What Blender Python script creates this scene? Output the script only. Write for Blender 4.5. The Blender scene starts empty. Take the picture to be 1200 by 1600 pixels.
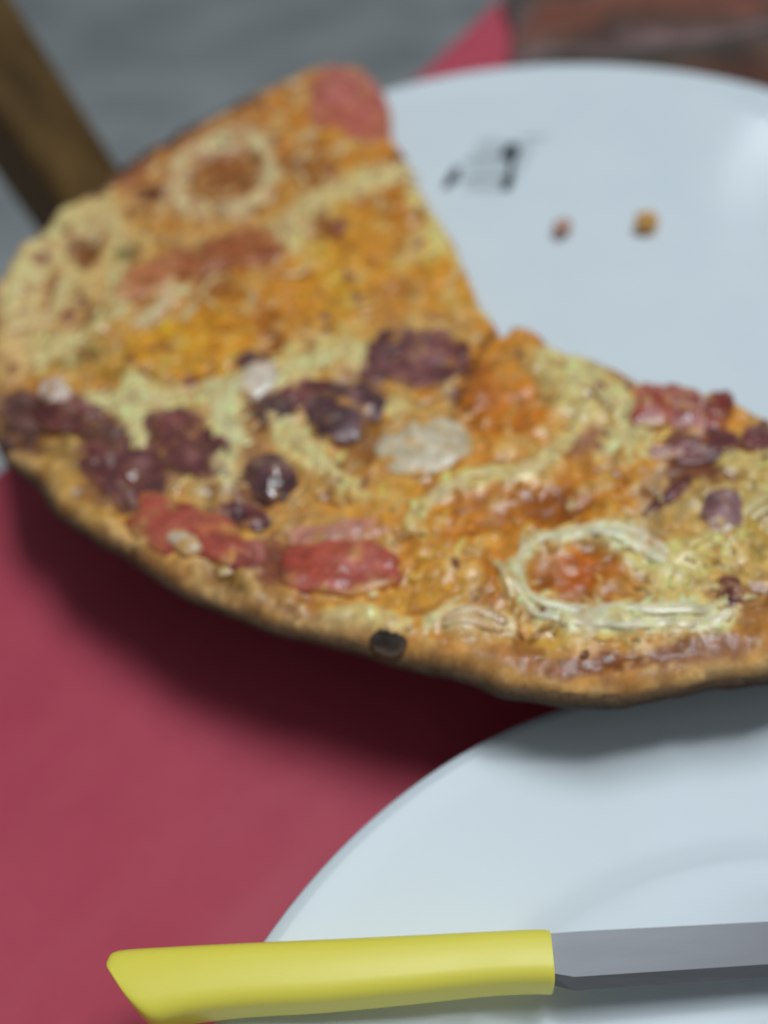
import bpy, bmesh, math, random
import numpy as np
from mathutils import Vector, Matrix, noise as mnoise

random.seed(4); rng = np.random.default_rng(4)
scene = bpy.context.scene
COL = scene.collection
rad = math.radians

# ------------------------------------------------------------------ camera
# table top is z = 0, the camera stands over (0, 0); pixel sizes are those of the 1200 x 1600 photograph
CAM_H, PITCH, ROLL, FPX = 0.222, rad(46.2), rad(-5.5), 1500.0
_f = np.array([0, math.cos(PITCH), -math.sin(PITCH)])
_x0 = np.array([1.0, 0, 0]); _u0 = np.cross(_x0, _f)
_X = math.cos(ROLL) * _x0 + math.sin(ROLL) * _u0
_U = -math.sin(ROLL) * _x0 + math.cos(ROLL) * _u0
CAM = np.array([0, 0, CAM_H])
cam_d = bpy.data.cameras.new('camera'); cam = bpy.data.objects.new('camera', cam_d); COL.objects.link(cam)
m = Matrix(((_X[0], _U[0], -_f[0], 0), (_X[1], _U[1], -_f[1], 0), (_X[2], _U[2], -_f[2], CAM_H), (0, 0, 0, 1)))
cam.matrix_world = m
cam_d.sensor_fit = 'VERTICAL'; cam_d.lens = 6.0; cam_d.sensor_height = 6.0 * 1600 / FPX; cam_d.sensor_width = cam_d.sensor_height
cam_d.clip_start = 0.01; cam_d.clip_end = 50
cam_d.dof.use_dof = True; cam_d.dof.focus_distance = 0.180; cam_d.dof.aperture_fstop = 6.0 / 6.2
scene.camera = cam

# ------------------------------------------------------------------ world and lamps
world = bpy.data.worlds.new('World'); scene.world = world; world.use_nodes = True
bg = world.node_tree.nodes['Background']
bg.inputs[0].default_value = (0.80, 0.92, 1.0, 1); bg.inputs[1].default_value = 0.18

def area(name, loc, target, sx, sy, power, color):
    d = bpy.data.lights.new(name, 'AREA'); d.shape = 'RECTANGLE'; d.size = sx; d.size_y = sy
    d.energy = power; d.color = color
    o = bpy.data.objects.new(name, d); COL.objects.link(o)
    o.location = loc
    o.rotation_euler = (Vector(target) - Vector(loc)).to_track_quat('-Z', 'Y').to_euler()
    return o
area('ceiling_lamp', (0.36, 0.34, 1.75), (0.06, 0.25, 0), 0.80, 0.52, 20.8, (0.82, 0.925, 1.0))
area('ceiling_tube', (1.75, 3.9, 1.95), (0.1, 0.3, 0), 0.14, 0.05, 1.0, (0.86, 0.95, 1.0))

scene.view_settings.view_transform = 'Standard'; scene.view_settings.look = 'None'
scene.view_settings.gamma = 1; scene.view_settings.exposure = 0.0
scene.view_settings.use_curve_mapping = False
scene.render.engine = 'CYCLES'
scene.cycles.use_denoising = True
scene.cycles.max_bounces = 8

# ------------------------------------------------------------------ helpers
def unp(p, z):
    """pixel -> point on the plane at height z"""
    p = np.asarray(p, float)
    d = _f + (p[..., 0:1] - 600) / FPX * _X - (p[..., 1:2] - 800) / FPX * _U
    t = (z - CAM_H) / d[..., 2:3]
    return CAM + t * d
def prj(P):
    d = P - CAM; zz = d @ _f
    return np.stack([600 + FPX * (d @ _X) / zz, 800 - FPX * (d @ _U) / zz], -1)
def s2l(c):
    c = np.asarray(c, float) / 255.0
    return np.where(c <= 0.04045, c / 12.92, ((c + 0.055) / 1.055) ** 2.4)
ILL = np.array([0.64, 0.75, 0.80])
def alb(c, k=1.0):
    """colour read in the photograph -> base colour under that cool light"""
    return np.clip(s2l(c) / ILL * np.array([1.03, 1.0, 0.95]) * k, 0.004, 0.85)

def link(o, parent=None, label=None, cat=None, group=None, kind=None):
    COL.objects.link(o)
    if parent is not None: o.parent = parent
    if label: o['label'] = label
    if cat: o['category'] = cat
    if group: o['group'] = group
    if kind: o['kind'] = kind
    return o
def mesh_obj(name, verts, faces, mat, parent=None, smooth=True, cols=None, **kw):
    me = bpy.data.meshes.new(name); me.from_pydata([tuple(v) for v in verts], [], [tuple(f) for f in faces])
    if mat: me.materials.append(mat)
    if smooth: me.polygons.foreach_set('use_smooth', [True] * len(me.polygons))
    if cols is not None:
        a = me.color_attributes.new('Col', 'FLOAT_COLOR', 'POINT')
        c4 = np.ones((len(verts), 4), np.float32); c4[:, :np.shape(cols)[1]] = cols
        a.data.foreach_set('color', c4.ravel())
    me.update()
    return link(bpy.data.objects.new(name, me), parent, **kw)
def empty(name, loc=(0, 0, 0), **kw):
    o = bpy.data.objects.new(name, None); o.empty_display_size = 0.02
    link(o, **kw); o.location = loc
    return o
def box_vf(x0, x1, y0, y1, z0, z1):
    v = [(x, y, z) for z in (z0, z1) for y in (y0, y1) for x in (x0, x1)]
    f = [(0, 2, 3, 1), (4, 5, 7, 6), (0, 1, 5, 4), (2, 6, 7, 3), (0, 4, 6, 2), (1, 3, 7, 5)]
    return v, f
def bevel(o, w, seg=3):
    md = o.modifiers.new('Bevel', 'BEVEL'); md.width = w; md.segments = seg; md.limit_method = 'ANGLE'; md.angle_limit = rad(35)
    return o
def sweep(pts, w, h, n=8):
    """flattened tube along a polyline; w, h half sizes (scalar or list)"""
    pts = [Vector(p) for p in pts]; N = len(pts); V = []; F = []
    for i, p in enumerate(pts):
        t = (pts[min(i + 1, N - 1)] - pts[max(i - 1, 0)]).normalized()
        s = t.cross(Vector((0, 0, 1))).normalized(); u = s.cross(t)
        ww = w[i] if hasattr(w, '__len__') else w; hh = h[i] if hasattr(h, '__len__') else h
        for k in range(n):
            a = 2 * math.pi * k / n
            V.append(p + s * (ww * math.cos(a)) + u * (hh * math.sin(a)))
    for i in range(N - 1):
        for k in range(n):
            F.append((i * n + k, i * n + (k + 1) % n, (i + 1) * n + (k + 1) % n, (i + 1) * n + k))
    F.append(tuple(range(n))[::-1]); F.append(tuple((N - 1) * n + k for k in range(n)))
    return V, F
def catmull(P, n=8, closed=True):
    P = np.asarray(P, float); N = len(P); out = []
    for i in range(N if closed else N - 1):
        g = (lambda k: P[k % N]) if closed else (lambda k: P[min(max(k, 0), N - 1)])
        a, b, c, d = g(i - 1), g(i), g(i + 1), g(i + 2)
        for t in np.arange(n) / n:
            out.append(0.5 * (2 * b + (c - a) * t + (2 * a - 5 * b + 4 * c - d) * t ** 2 + (3 * b - a - 3 * c + d) * t ** 3))
    if not closed: out.append(P[-1])
    return np.array(out)
def lathe(profile, n=128):
    V = []; F = []
    for (r, z) in profile:
        for k in range(n):
            a = 2 * math.pi * k / n; V.append((r * math.cos(a), r * math.sin(a), z))
    for i in range(len(profile) - 1):
        for k in range(n):
            F.append((i * n + k, i * n + (k + 1) % n, (i + 1) * n + (k + 1) % n, (i + 1) * n + k))
    F.append(tuple(range(n))[::-1]); F.append(tuple((len(profile) - 1) * n + k for k in range(n)))
    return V, F
def fnoise(P, scale, seed=0.0, octaves=3):
    """fractal noise of an (n, 2) array, about -1 to 1"""
    return np.array([mnoise.fractal(Vector((x * scale + seed, y * scale - seed * 1.7, seed * 3.1)), 1.0, 2.0, octaves) for x, y in P])

# ------------------------------------------------------------------ materials
def new_mat(name):
    mt = bpy.data.materials.new(name); mt.use_nodes = True
    nt = mt.node_tree; b = nt.nodes['Principled BSDF']
    return mt, nt, b
def nd(nt, typ, **kw):
    n = nt.nodes.new(typ)
    for k, v in kw.items():
        if k in n.inputs: n.inputs[k].default_value = v
        else: setattr(n, k, v)
    return n
def noise_mat(name, c1, c2, scale=50, rough=(0.4, 0.6), bump=0.0, bscale=None, metallic=0.0, spec=0.5, stretch=None, sss=0.0, detail=5.0, coat=0.0):
    mt, nt, b = new_mat(name); L = nt.links
    tc = nd(nt, 'ShaderNodeTexCoord'); mp = nd(nt, 'ShaderNodeMapping')
    if stretch: mp.inputs['Scale'].default_value = stretch
    L.new(tc.outputs['Object'], mp.inputs['Vector'])
    n = nd(nt, 'ShaderNodeTexNoise', Scale=scale, Detail=detail); L.new(mp.outputs[0], n.inputs['Vector'])
    r = nd(nt, 'ShaderNodeValToRGB'); r.color_ramp.elements[0].position = 0.3; r.color_ramp.elements[1].position = 0.72
    r.color_ramp.elements[0].color = (*c1, 1); r.color_ramp.elements[1].color = (*c2, 1)
    L.new(n.outputs[0], r.inputs[0]); L.new(r.outputs[0], b.inputs['Base Color'])
    mr = nd(nt, 'ShaderNodeMapRange'); mr.inputs['To Min'].default_value = rough[0]; mr.inputs['To Max'].default_value = rough[1]
    mr.inputs['From Min'].default_value = 0.3; mr.inputs['From Max'].default_value = 0.7
    L.new(n.outputs[0], mr.inputs[0]); L.new(mr.outputs[0], b.inputs['Roughness'])
    b.inputs['Metallic'].default_value = metallic; b.inputs['Specular IOR Level'].default_value = spec
    b.inputs['Coat Weight'].default_value = coat; b.inputs['Coat Roughness'].default_value = 0.15
    if sss:
        b.inputs['Subsurface Weight'].default_value = sss; b.inputs['Subsurface Radius'].default_value = (1, .5, .25); b.inputs['Subsurface Scale'].default_value = 0.003
    if bump:
        n2 = nd(nt, 'ShaderNodeTexNoise', Scale=bscale or scale * 2, Detail=4.0); L.new(mp.outputs[0], n2.inputs['Vector'])
        bp = nd(nt, 'ShaderNodeBump', Strength=bump, Distance=0.001); L.new(n2.outputs[0], bp.inputs['Height']); L.new(bp.outputs[0], b.inputs['Normal'])
    return mt
def food_mat(name, rough=(0.3, 0.6), bump=0.5, sss=0.12, mottle=0.28, scale=260.0, spec=0.5, coat=0.0):
    """vertex colour of the ingredient, broken up by fine mottling and relief"""
    mt, nt, b = new_mat(name); L = nt.links
    at = nd(nt, 'ShaderNodeVertexColor', layer_name='Col')
    tc = nd(nt, 'ShaderNodeTexCoord')
    n = nd(nt, 'ShaderNodeTexNoise', Scale=scale, Detail=6.0, Roughness=0.62); L.new(tc.outputs['Object'], n.inputs['Vector'])
    mr = nd(nt, 'ShaderNodeMapRange'); mr.inputs['From Min'].default_value = 0.3; mr.inputs['From Max'].default_value = 0.7
    mr.inputs['To Min'].default_value = 1 - mottle; mr.inputs['To Max'].default_value = 1 + mottle; L.new(n.outputs[0], mr.inputs[0])
    mx = nd(nt, 'ShaderNodeMix', data_type='RGBA', blend_type='MULTIPLY'); mx.inputs['Factor'].default_value = 1.0
    L.new(at.outputs['Color'], mx.inputs[6]); L.new(mr.outputs[0], mx.inputs[7])
    L.new(mx.outputs[2], b.inputs['Base Color'])
    n3 = nd(nt, 'ShaderNodeTexNoise', Scale=90.0, Detail=3.0); L.new(tc.outputs['Object'], n3.inputs['Vector'])
    m2 = nd(nt, 'ShaderNodeMapRange'); m2.inputs['From Min'].default_value = 0.35; m2.inputs['From Max'].default_value = 0.65
    m2.inputs['To Min'].default_value = rough[0]; m2.inputs['To Max'].default_value = rough[1]; L.new(n3.outputs[0], m2.inputs[0])
    mg = nd(nt, 'ShaderNodeMix', data_type='FLOAT'); L.new(at.outputs['Alpha'], mg.inputs[0]); mg.inputs[2].default_value = 0.85; L.new(m2.outputs[0], mg.inputs[3]); L.new(mg.outputs[0], b.inputs['Roughness'])
    mc = nd(nt, 'ShaderNodeMath', operation='MULTIPLY'); mc.inputs[1].default_value = coat; L.new(at.outputs['Alpha'], mc.inputs[0]); L.new(mc.outputs[0], b.inputs['Coat Weight'])
    n2 = nd(nt, 'ShaderNodeTexNoise', Scale=scale * 2.2, Detail=5.0); L.new(tc.outputs['Object'], n2.inputs['Vector'])
    bp = nd(nt, 'ShaderNodeBump', Strength=bump, Distance=0.0012); L.new(n2.outputs[0], bp.inputs['Height']); L.new(bp.outputs[0], b.inputs['Normal'])
    b.inputs['Subsurface Weight'].default_value = sss; b.inputs['Subsurface Radius'].default_value = (1, .55, .25); b.inputs['Subsurface Scale'].default_value = 0.0025
    b.inputs['Specular IOR Level'].default_value = spec
    b.inputs['Coat Weight'].default_value = coat; b.inputs['Coat Roughness'].default_value = 0.12
    return mt

M_PORC = noise_mat('white_glazed_porcelain', (0.73, 0.775, 0.80), (0.765, 0.80, 0.815), 30, (0.13, 0.2), 0.02, 60, spec=0.12)
M_CLOTH = noise_mat('red_tablecloth_vinyl', (0.50, 0.062, 0.098), (0.60, 0.088, 0.128), 9, (0.42, 0.55), 0.10, 1400, spec=0.22)
for n_ in M_CLOTH.node_tree.nodes:
    if n_.type == 'TEX_NOISE' and n_.inputs['Scale'].default_value < 20: n_.inputs['Detail'].default_value = 13; n_.inputs['Roughness'].default_value = 0.78
M_TILE = noise_mat('grey_stone_tile', (0.44, 0.45, 0.445), (0.74, 0.745, 0.72), 4.0, (0.35, 0.5), 0.1, 120, detail=9)
M_GROUT = noise_mat('grey_grout', (0.66, 0.66, 0.64), (0.74, 0.74, 0.72), 60, (0.7, 0.9), 0.4, 300)
M_WOOD = noise_mat('dark_brown_wood', (0.080, 0.042, 0.010), (0.21, 0.115, 0.028), 9, (0.35, 0.55), 0.2, 60, stretch=(6, 6, 0.6))
M_TWOOD = noise_mat('table_wood', (0.10, 0.06, 0.03), (0.20, 0.12, 0.06), 9, (0.4, 0.6), 0.2, 60, stretch=(6, 1, 6))
M_YEL = noise_mat('yellow_plastic', (0.95, 0.79, 0.09), (0.97, 0.81, 0.11), 40, (0.35, 0.45), 0.02, 500, sss=0.15)
M_STEEL = noise_mat('brushed_steel', (0.175, 0.170, 0.175), (0.195, 0.190, 0.195), 30, (0.5, 0.58), 0.02, 400, metallic=1.0, stretch=(0.5, 3, 3))
M_INK = noise_mat('black_print', (0.02, 0.022, 0.03), (0.05, 0.055, 0.065), 200, (0.3, 0.4))
M_INKG = noise_mat('pale_grey_print', (0.56, 0.60, 0.62), (0.64, 0.67, 0.68), 200, (0.25, 0.35))
M_FOOD = food_mat('melted_cheese', (0.14, 0.50), 0.35, 0.06, 0.26, 260, 0.5, coat=0.15)
M_WET = food_mat('moist_topping', (0.12, 0.45), 0.35, 0.05, 0.30, 200, 0.5, coat=0.2)
M_OIL = food_mat('oily_topping', (0.05, 0.16), 0.12, 0.05, 0.25, 200, 0.5, coat=0.8)
M_CRUST = food_mat('baked_crust', (0.55, 0.85), 0.8, 0.0, 0.35, 180, 0.3)

def cloth_mat():
    mt, nt, b = new_mat('striped_wool'); L = nt.links
    tc = nd(nt, 'ShaderNodeTexCoord'); sp = nd(nt, 'ShaderNodeSeparateXYZ')
    n = nd(nt, 'ShaderNodeTexNoise', Scale=35.0, Detail=5.0); L.new(tc.outputs['Object'], n.inputs['Vector'])
    L.new(tc.outputs['Object'], sp.inputs[0])
    ad = nd(nt, 'ShaderNodeMath', operation='MULTIPLY_ADD'); ad.inputs[1].default_value = 0.045; L.new(n.outputs[0], ad.inputs[0]); L.new(sp.outputs['Y'], ad.inputs[2])
    mu = nd(nt, 'ShaderNodeMath', operation='MULTIPLY'); mu.inputs[1].default_value = 8.0; L.new(ad.outputs[0], mu.inputs[0])
    fr = nd(nt, 'ShaderNodeMath', operation='FRACT'); L.new(mu.outputs[0], fr.inputs[0])
    r = nd(nt, 'ShaderNodeValToRGB'); e = r.color_ramp.elements
    e[0].position = 0.0; e[0].color = (0.22, 0.062, 0.032, 1); e[1].position = 1.0; e[1].color = (0.22, 0.062, 0.032, 1)
    for p, c in ((0.25, (0.17, 0.062, 0.036)), (0.42, (0.075, 0.046, 0.030)), (0.6, (0.068, 0.048, 0.032)), (0.72, (0.28, 0.15, 0.14)), (0.86, (0.11, 0.056, 0.038))):
        x = e.new(p); x.color = (*c, 1)
    L.new(fr.outputs[0], r.inputs[0])
    n2 = nd(nt, 'ShaderNodeTexNoise', Scale=28.0, Detail=6.0); L.new(tc.outputs['Object'], n2.inputs['Vector'])
    mr = nd(nt, 'ShaderNodeMapRange'); mr.inputs['From Min'].default_value = .3; mr.inputs['From Max'].default_value = .7; mr.inputs['To Min'].default_value = .55; mr.inputs['To Max'].default_value = 1.5
    L.new(n2.outputs[0], mr.inputs[0])
    mx = nd(nt, 'ShaderNodeMix', data_type='RGBA', blend_type='MULTIPLY'); mx.inputs['Factor'].default_value = 1.0
    L.new(r.outputs[0], mx.inputs[6]); L.new(mr.outputs[0], mx.inputs[7]); L.new(mx.outputs[2], b.inputs['Base Color'])
    b.inputs['Roughness'].default_value = 0.9; b.inputs['Sheen Weight'].default_value = 0.2
    n3 = nd(nt, 'ShaderNodeTexNoise', Scale=700.0, Detail=3.0); L.new(tc.outputs['Object'], n3.inputs['Vector'])
    bp = nd(nt, 'ShaderNodeBump', Strength=0.6, Distance=0.002); L.new(n3.outputs[0], bp.inputs['Height']); L.new(bp.outputs[0], b.inputs['Normal'])
    return mt
M_WOOL = cloth_mat()

# ------------------------------------------------------------------ setting: floor of grey tiles, 0.72 m below the table top
FZ = -0.72
v, f = box_vf(-4, 5, -2, 7, FZ - 0.06, FZ - 0.004)
floor = mesh_obj('floor', v, f, M_GROUT, smooth=False, kind='structure')
for n_ in M_TILE.node_tree.nodes:
    if n_.type == 'TEX_COORD': n_.object = floor
TS, GAP = 0.60, 0.0035
td = np.array([-0.063, 0.475]); td /= np.linalg.norm(td); tn = np.array([td[1], -td[0]])
org = np.array([-0.502, 2.524])
v, f = box_vf(GAP, TS - GAP, GAP, TS - GAP, FZ - 0.012, FZ)
tile_me = None
for i in range(-4, 6):
    for j in range(-7, 5):
        c = org + tn * (i * TS) + td * (j * TS)
        if not (-2.6 < c[0] < 2.2 and -1.4 < c[1] < 4.6): continue
        if tile_me is None:
            o = mesh_obj('tile', v, f, M_TILE, floor, smooth=False); bevel(o, 0.0012, 2); tile_me = o
        else:
            o = tile_me.copy(); link(o, floor)
        o.matrix_world = Matrix(((tn[0], td[0], 0, c[0]), (tn[1], td[1], 0, c[1]), (0, 0, 1, 0), (0, 0, 0, 1)))

# ------------------------------------------------------------------ table and its red cloth
EP = np.array([0.056, 0.568]); ED = np.array([0.504, 0.8637]); EN = np.array([0.8637, -0.504])   # table edge: point, direction, inward
def tb(a, b): return EP + ED * a + EN * b            # along the edge, into the table
A0, A1, B0, B1 = -0.80, 0.36, 0.004, 0.80
table = empty('table', (0, 0, FZ), label='wooden table standing under the red tablecloth', cat='table')
def prism(poly, z0, z1):
    n = len(poly); V = [(p[0], p[1], z0) for p in poly] + [(p[0], p[1], z1) for p in poly]
    F = [tuple(range(n))[::-1], tuple(range(n, 2 * n))] + [(i, (i + 1) % n, n + (i + 1) % n, n + i) for i in range(n)]
    return V, F
def part(name, V, F, mat, parent, **kw):
    """child whose vertices are given in world space (parents here are unrotated empties)"""
    L = parent.location
    p = parent
    off = Vector(L)
    while p.parent: p = p.parent; off += Vector(p.location)
    return mesh_obj(name, [Vector(a) - off for a in V], F, mat, parent, **kw)
v, f = prism([tb(A0, B0), tb(A0, B1), tb(A1, B1), tb(A1, B0)], -0.030, -0.003)
part('tabletop', v, f, M_TWOOD, table, smooth=False)
for a in (A0 + 0.06, A1 - 0.06):
    for b in (B0 + 0.06, B1 - 0.06):
        p = [tb(a + s * 0.03, b + t * 0.03) for s, t in ((-1, -1), (-1, 1), (1, 1), (1, -1))]
        v, f = prism(p, FZ, -0.030); part('leg', v, f, M_TWOOD, table, smooth=False)
# cloth: top sheet with faint waves, rounded over the edges and hanging down with folds
na, nb = 260, 190
hang = 0.20
def cloth_pt(s, t):
    # s along edge, t across; outside the table the sheet bends down
    a = min(max(s, A0 - 0.006), A1 + 0.006); b = min(max(t, B0 - 0.006), B1 + 0.006)
    da, db = abs(s - a), abs(t - b); d = max(da, db)
    p = tb(a, b); z = 0.0
    w = 0.0
    if d > 0:
        q = min(d / 0.012, 1.0); z = -d + 0.004 * q
        w = 0.010 * min(d / 0.1, 1) * math.sin((s if db >= da else t) * 42.0 + 1.3 * math.sin((s + t) * 11))
        out = np.array([0.0, 0.0])
        if db >= da: out = EN * (1 if t > b else -1)
        else: out = ED * (1 if s > a else -1)
        p = p + out * (0.010 * (1 - (1 - q) ** 2) * 0.5 + abs(w) + 0.03 * d)
    else:
        z = -0.0016 + 0.0011 * mnoise.fractal(Vector((p[0] * 7, p[1] * 7, 2.2)), 1, 2, 3) + 0.0007 * mnoise.fractal(Vector(((p[0] + p[1]) * 9, (p[0] - p[1]) * 34, 7.7)), 1, 2, 3)
    return (p[0], p[1], min(z, 0.0))
def axis(lo, hi, n):
    inner = np.linspace(lo, hi, n); o = np.array([0.003, 0.006, 0.010, 0.016, 0.03, 0.06, 0.10, 0.15, hang])
    return np.concatenate([(lo - 0.006) - o[::-1], inner, (hi + 0.006) + o])
sa, sb = axis(A0 - 0.006, A1 + 0.006, na), axis(B0 - 0.006, B1 + 0.006, nb)
V = [cloth_pt(s, t) for s in sa for t in sb]; nbb = len(sb)
F = [(i * nbb + j, (i + 1) * nbb + j, (i + 1) * nbb + j + 1, i * nbb + j + 1) for i in range(len(sa) - 1) for j in range(nbb - 1)]
tc_o = mesh_obj('tablecloth', V, F, M_CLOTH, label='red tablecloth spread over the table under the plates', cat='tablecloth')

# ------------------------------------------------------------------ wooden chair tucked under the table edge
D = np.array([-0.3698, 0.2040, 0.9064]); P0 = np.array([-0.150, 0.489, 0.019]); _r = _f + (75 - 600) / FPX * _X - (240 - 800) / FPX * _U; P0 = CAM + _r / np.linalg.norm(_r) * 0.54
chair_loc = P0 + D * ((-0.28 - P0[2]) / D[2]); chair_loc[2] = FZ
chair = empty('wooden_chair', tuple(chair_loc), label='dark brown wooden chair pushed in beside the red table', cat='chair')
e3 = np.array([ED[0], ED[1], 0]); n3 = np.array([-EN[0], -EN[1], 0])      # n3 points out of the table
def bar(name, a, b, wa, wb, side, parent=chair):
    a, b = np.array(a, float), np.array(b, float); d = (b - a) / np.linalg.norm(b - a)
    s = np.array(side, float); s = s - d * (s @ d); s /= np.linalg.norm(s); u = np.cross(d, s)
    V = []
    for p in (a, b):
        for i, j in ((-1, -1), (1, -1), (1, 1), (-1, 1)): V.append(p + s * i * wa / 2 + u * j * wb / 2)
    F = [(3, 2, 1, 0), (4, 5, 6, 7), (0, 1, 5, 4), (1, 2, 6, 5), (2, 3, 7, 6), (3, 0, 4, 7)]
    o = part(name, V, F, M_WOOD, parent, smooth=False); bevel(o, 0.006, 3); return o
W_CH = 0.40
for k in (0, 1):
    off = -e3 * (W_CH * k)
    J = P0 + D * ((-0.28 - P0[2]) / D[2]) + off
    bar('back_post', J - D * 0.01, P0 + D * 0.22 + off, 0.046, 0.034, e3)
    foot = J.copy(); foot[2] = FZ; foot = foot + n3 * 0.03
    bar('leg', foot, J + np.array([0, 0, 0.01]), 0.042, 0.042, e3)
    fr = J - n3 * 0.38; ft = fr.copy(); ft[2] = FZ
    bar('leg', ft, fr + np.array([0, 0, -0.02]), 0.04, 0.04, e3)
    bar('stretcher', foot + np.array([0, 0, 0.18]) - n3 * 0.03, ft + np.array([0, 0, 0.18]), 0.022, 0.03, e3)
J = P0 + D * ((-0.28 - P0[2]) / D[2])
bar('seat', J - n3 * 0.01 - e3 * W_CH / 2 + np.array([0, 0, -0.012]), J - n3 * 0.41 - e3 * W_CH / 2 + np.array([0, 0, -0.012]), 0.42, 0.026, e3)
for h in (0.40, 0.49):
    c = J + D * h
    bar('back_slat', c, c - e3 * W_CH, 0.018, 0.05, n3)

# ------------------------------------------------------------------ folded striped cloth behind the plate
def folded_cloth():
    nx, ny = 70, 44; V = []; F = []
    c00, c10, c11, c01 = [np.array(p) for p in ((0.088, 0.472), (0.40, 0.44), (0.43, 0.70), (0.113, 0.715))]
    ctr = np.array([0.25, 0.58])
    for j in range(ny + 1):
        for i in range(nx + 1):
            u, w = i / nx, j / ny
            p = (c00 * (1 - u) + c10 * u) * (1 - w) + (c01 * (1 - u) + c11 * u) * w
            p = p + np.array([0.006 * mnoise.noise(Vector((w * 5, 1, u))), 0.006 * mnoise.noise(Vector((u * 7, 5, w)))])
            ed = min(u * 0.3, (1 - u) * 0.3, w * 0.25, (1 - w) * 0.25)
            h = 0.020 * min(1, ed / 0.014) ** 0.45
            h += 0.0055 * math.sin(w * 17 + 2.0 * mnoise.noise(Vector((u * 3, w * 3, 0)))) * min(1, ed / 0.02)
            h += 0.004 * mnoise.fractal(Vector((u * 6, w * 6, 3)), 1, 2, 3) * min(1, ed / 0.02)
            V.append((p[0] - ctr[0], p[1] - ctr[1], max(h, 0.0015)))
    nT = len(V)
    for j in range(ny):
        for i in range(nx):
            a = j * (nx + 1) + i; F.append((a, a + 1, a + nx + 2, a + nx + 1))
    rim = [i for i in range(nx + 1)] + [j * (nx + 1) + nx for j in range(1, ny + 1)] + [ny * (nx + 1) + i for i in range(nx - 1, -1, -1)] + [j * (nx + 1) for j in range(ny - 1, 0, -1)]
    for k in rim: V.append((V[k][0], V[k][1], 0.0))
    n = len(rim)
    for k in range(n): F.append((rim[k], nT + k, nT + (k + 1) % n, rim[(k + 1) % n]))
    o = mesh_obj('folded_cloth', V, F, M_WOOL, label='folded dark brown and rust striped cloth lying behind the pizza plate', cat='cloth')
    o.location = (ctr[0], ctr[1], 0.0003)
folded_cloth()

# ------------------------------------------------------------------ plates
PC = (0.076, 0.313); PR = 0.137; PZ = 0.0365      # pizza plate: centre, radius, height of its flat face
prof = [(0.0, 0.020), (0.060, 0.020), (0.066, 0.0185), (0.068, 0.002), (0.070, 0.0006), (0.074, 0.0006), (0.077, 0.003), (0.080, 0.016), (0.100, 0.0235), (0.125, 0.0300), (0.1345, 0.0338),
        (0.1368, 0.0352), (0.1370, 0.0364), (0.1360, 0.0372), (0.1335, 0.0370), (0.1300, 0.0358), (0.1265, 0.0345), (0.1225, 0.0338), (0.117, PZ), (0.08, PZ), (0.04, PZ), (0.0, PZ)]
prof = [(max(r, 0.0005), z * 0.0365 / 0.0335 if r < 0.1175 and z < 0.0335 else z + 0.003 if z > 0.028 and z != PZ else z) for r, z in prof]
plate = empty('pizza_plate', (PC[0], PC[1], 0), label='large round white porcelain plate with a dark printed mark, carrying the pizza', cat='plate')
v, f = lathe(prof, 160)
plate_body = mesh_obj('plate_body', v, f, M_PORC, plate)
# printed mark: two slanted dark strokes joined by pale ruled lines
def decal(name, px, mat, dz):
    P = unp(np.array(px, float), PZ + dz) - np.array([PC[0], PC[1], 0])
    return mesh_obj(name, P, [tuple(range(len(P)))[::-1]], mat, plate, smooth=False)
zt = 0.00012
decal('printed_panel', [(722, 298), (770, 302), (800, 297), (838, 226), (752, 214), (738, 238)], M_INKG, zt)
decal('printed_stroke', [(783, 297), (796, 298), (803, 280), (802, 262), (812, 232), (808, 222), (795, 224), (781, 240), (786, 252), (797, 250), (793, 268), (786, 280)], M_INK, 2 * zt)
decal('printed_stroke', [(690, 294), (702, 294), (716, 278), (722, 262), (713, 260), (702, 270)], M_INK, 2 * zt)
for pl in ([(722, 250), (745, 243), (784, 240), (783, 245), (745, 248), (724, 254)], [(718, 276), (790, 273), (790, 278), (716, 281)], [(815, 213), (856, 211), (855, 215), (814, 217)]):
    decal('printed_rule', pl, noise_mat('grey_print', (0.40, 0.43, 0.46), (0.5, 0.53, 0.55), 200, (0.3, 0.4)), 2 * zt)

DC = (0.071, -0.003)
prof = [(0.0005, 0.0030), (0.060, 0.0030), (0.064, 0.0008), (0.070, 0.0008), (0.074, 0.0045), (0.090, 0.0075), (0.110, 0.0130), (0.127, 0.0182), (0.1294, 0.0194), (0.1300, 0.0204), (0.1294, 0.0212), (0.1270, 0.0211),
        (0.1200, 0.0192), (0.1100, 0.0166), (0.1000, 0.0143), (0.0955, 0.0135), (0.0925, 0.0129), (0.0890, 0.0120), (0.0850, 0.0112), (0.0800, 0.0107), (0.072, 0.0104), (0.04, 0.0101), (0.0005, 0.0100)]
dinner = empty('dinner_plate', (DC[0], DC[1], 0), label='empty white dinner plate under the yellow handled knife', cat='plate')
v, f = lathe(prof, 160)
mesh_obj('plate_body', v, f, M_PORC, dinner)

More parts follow.
